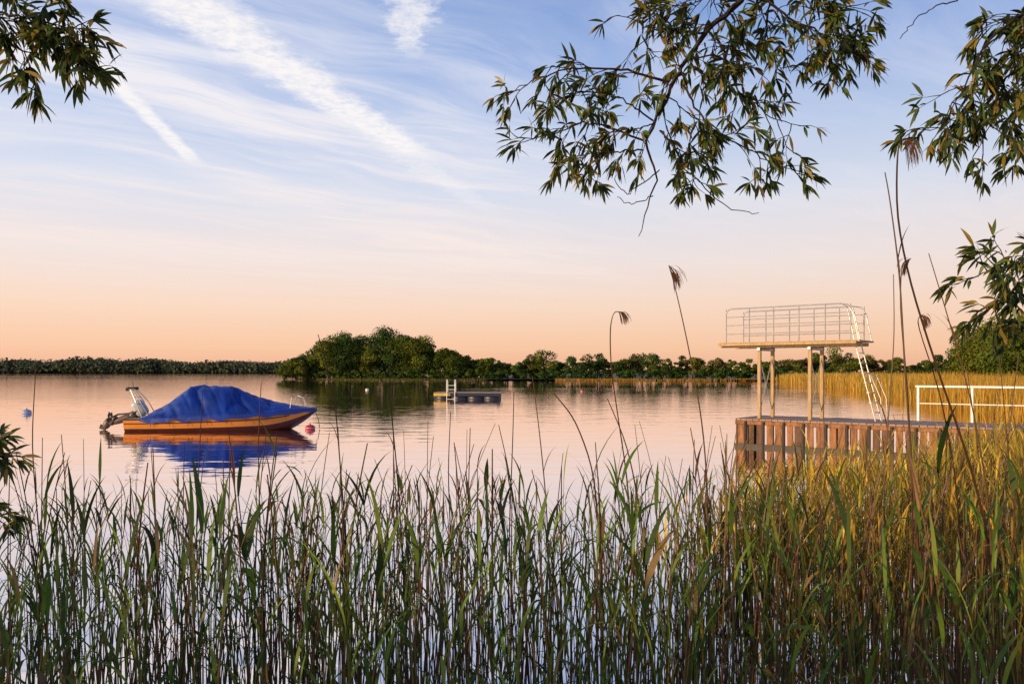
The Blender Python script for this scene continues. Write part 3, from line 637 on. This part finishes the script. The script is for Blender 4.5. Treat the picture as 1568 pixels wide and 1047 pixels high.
limb(ac,[(1150,-15),(1210,30),(1280,60),(1315,88)],Y,.007,.1,13,.18)
limb(ac,[(1095,50),(1130,140),(1180,180),(1222,192)],Y+.1,.006,.15,9,.16)
limb(ac,[(1045,130),(1085,200),(1140,225),(1190,255),(1222,262)],Y,.005,.2,10,.14)
limb(ac,[(1010,200),(1050,250),(1080,290),(1115,322),(1162,326)],Y,.0035,.2,0); limb(ac,[(1010,200),(1050,250),(1070,278)],Y,.0035,.3,5,.11)
limb(ac,[(1010,260),(960,300),(940,280),(945,250)],Y,.0028,.2,0); limb(ac,[(1000,300),(965,315),(945,302)],Y,.0024,.2,0)
limb(ac,[(1250,-20),(1290,30),(1285,80),(1278,112)],Y+.1,.005,.1,8,.16)
limb(ac,[(1180,-10),(1170,60),(1200,110)],Y+.2,.005,.1,8,.17); limb(ac,[(1120,-20),(1100,30),(1095,90)],Y+.2,.005,.1,8,.18)
limb(ac,[(1050,-20),(1010,20),(990,80)],Y+.1,.005,.1,7,.18); limb(ac,[(1230,-30),(1230,20),(1240,60)],Y,.004,.1,8,.18)
limb(ac,[(1000,185),(950,150),(900,140),(860,150)],Y,.004,.2,7,.15)
limb(ac,[(1060,90),(1120,80),(1160,110)],Y,.004,.2,7,.15); limb(ac,[(1200,-30),(1260,0),(1320,20)],Y,.004,.2,8,.15)
limb(ac,[(1100,-30),(1080,0),(1030,10)],Y,.004,.1,8,.16); limb(ac,[(1025,150),(1060,180),(1080,215)],Y,.003,.2,6,.13); limb(ac,[(1000,190),(960,200),(930,205)],Y,.003,.2,5,.13)
Y2=3.0
limb(ac,[(1650,-20),(1568,20),(1510,60),(1485,120),(1440,195)],Y2,.008,.15,13,.17)
limb(ac,[(1640,60),(1568,110),(1530,160),(1500,225)],Y2,.006,.15,11,.17)
limb(ac,[(1640,120),(1570,160),(1550,215)],Y2,.005,.15,10,.15); limb(ac,[(1620,-10),(1560,30),(1510,35)],Y2+.1,.005,.15,8,.15)
limb(ac,[(1630,40),(1560,80),(1500,120)],Y2+.1,.005,.15,9,.16); limb(ac,[(1560,100),(1480,190),(1425,200)],Y2+.1,.005,.15,10,.13)
limb(ac,[(1490,-8),(1430,12),(1400,28),(1378,60)],Y2,.003,.2,0)
limb(ac,[(1650,380),(1580,395),(1530,405),(1490,425)],Y2-.2,.005,.3,8,.12); limb(ac,[(1650,430),(1580,450),(1530,465),(1495,485)],Y2-.1,.005,.3,6,.12)
limb(ac,[(1640,470),(1580,490),(1550,520)],Y2,.004,.2,5,.12); limb(ac,[(1650,390),(1600,380),(1560,400)],Y2,.004,.2,6,.12)
def big(P,r): 
    P=np.array(P); tf=np.linspace(0,1,len(P)*5); tq=np.linspace(0,1,len(P)); Q=np.stack([np.interp(tf,tq,P[:,i]) for i in range(3)],1)
    for _ in range(5): Q[1:-1]=(Q[:-2]+2*Q[1:-1]+Q[2:])/4
    tube(ac,Q,np.interp(tf,tq,r),BARK,10)
big([(3.6,2.5,-.1),(3.55,2.5,1.5),(3.65,2.45,3.2),(3.8,2.3,5.0),(3.9,2.2,6.5)],[.24,.19,.15,.09,.03])
big([(3.6,2.5,2.7),(2.9,2.8,3.9),(2.0,3.2,4.1),(1.35,3.3,3.6),tuple(W(1150,-15,3.3))],[.09,.06,.045,.025,.012])
big([(1.35,3.3,3.6),tuple(W(1250,-20,3.4))],[.02,.008]); big([(1.6,3.3,3.85),tuple(W(1180,-10,3.5))],[.02,.007])
big([(1.2,3.35,3.5),tuple(W(1050,-20,3.4))],[.015,.006])
big([(3.6,2.5,2.2),(2.9,2.8,3.3),tuple(W(1650,-20,3.0))],[.07,.04,.012]); big([(2.9,2.8,3.3),tuple(W(1640,60,3.0))],[.03,.01]); big([(2.9,2.8,3.3),tuple(W(1640,120,3.0))],[.02,.008])
big([(3.6,2.5,1.6),(2.9,2.7,2.3),tuple(W(1650,380,2.8))],[.05,.02,.008]); big([(2.9,2.7,2.3),tuple(W(1650,430,2.9))],[.02,.008])
for k in range(60):
    b=np.array([R.uniform(2.4,5.2),R.uniform(.8,4.0),R.uniform(3.9,6.2)])
    if b[2]<CH+.48*b[1]+.8 and b[0]<.66*b[1]+.3: continue
    twig(ac,b,R.normal(size=3)+np.array([0,0,-.6]),.5,0,1.0,.1); tube(ac,[(3.75,2.4,b[2]-.8),(b+np.array([3.75,2.4,b[2]-.3]))/2,b],[.02,.012,.004],BARK,4)
ac.obj("willow_tree",M_willow)
ac=Acc(); Y3=2.7
limb(ac,[(-70,0),(0,20),(60,30),(110,55),(132,95)],Y3,.006,.3,9,.12,1.1,.09); limb(ac,[(-80,40),(0,50),(40,80),(55,125)],Y3,.005,.35,7,.10,1.1,.09)
limb(ac,[(-70,-20),(30,-10),(90,5),(120,30)],Y3,.005,.3,8,.12,1.1,.09); limb(ac,[(-80,30),(-20,20),(20,40)],Y3,.005,.3,4,.11); limb(ac,[(40,20),(90,60),(115,100)],Y3,.003,.3,6,.09,1.1,.09)
limb(ac,[(-90,670),(-40,685),(-5,695)],2.5,.004,.5,4,.08,leafL=.075); limb(ac,[(-90,760),(-40,785),(-5,795)],2.5,.004,.5,4,.08,leafL=.075)
big([(-3.4,2.0,-.1),(-3.3,2.0,1.6),(-3.45,1.95,3.2),(-3.6,1.9,5.0)],[.2,.16,.11,.04])
big([(-3.35,2.0,2.6),(-2.7,2.4,3.4),tuple(W(-70,-10,2.7))],[.06,.03,.008]); big([(-2.7,2.4,3.4),tuple(W(-80,50,2.7))],[.02,.007])
big([(-3.3,2.0,1.1),(-2.4,2.4,1.5),tuple(W(-90,670,2.5))],[.03,.012,.005]); big([(-2.4,2.4,1.5),tuple(W(-90,760,2.5))],[.01,.005])
for k in range(26):
    b=np.array([R.uniform(-5.0,-2.6),R.uniform(.5,2.6),R.uniform(4.0,5.6)])
    twig(ac,b,R.normal(size=3)+np.array([0,0,-.6]),.5,0,1.0,.1); tube(ac,[(-3.5,1.9,b[2]-.8),(b+np.array([-3.5,1.9,b[2]-.3]))/2,b],[.02,.012,.004],BARK,4)
ac.obj("willow_tree",M_willow)
sheet("near_shore",[(-60,1.2,.02),(-8,.7,.05),(0,.9,.05),(8,.8,.05),(60,1.3,.02),(60,-30,.3),(-60,-30,.3)],M_ground)
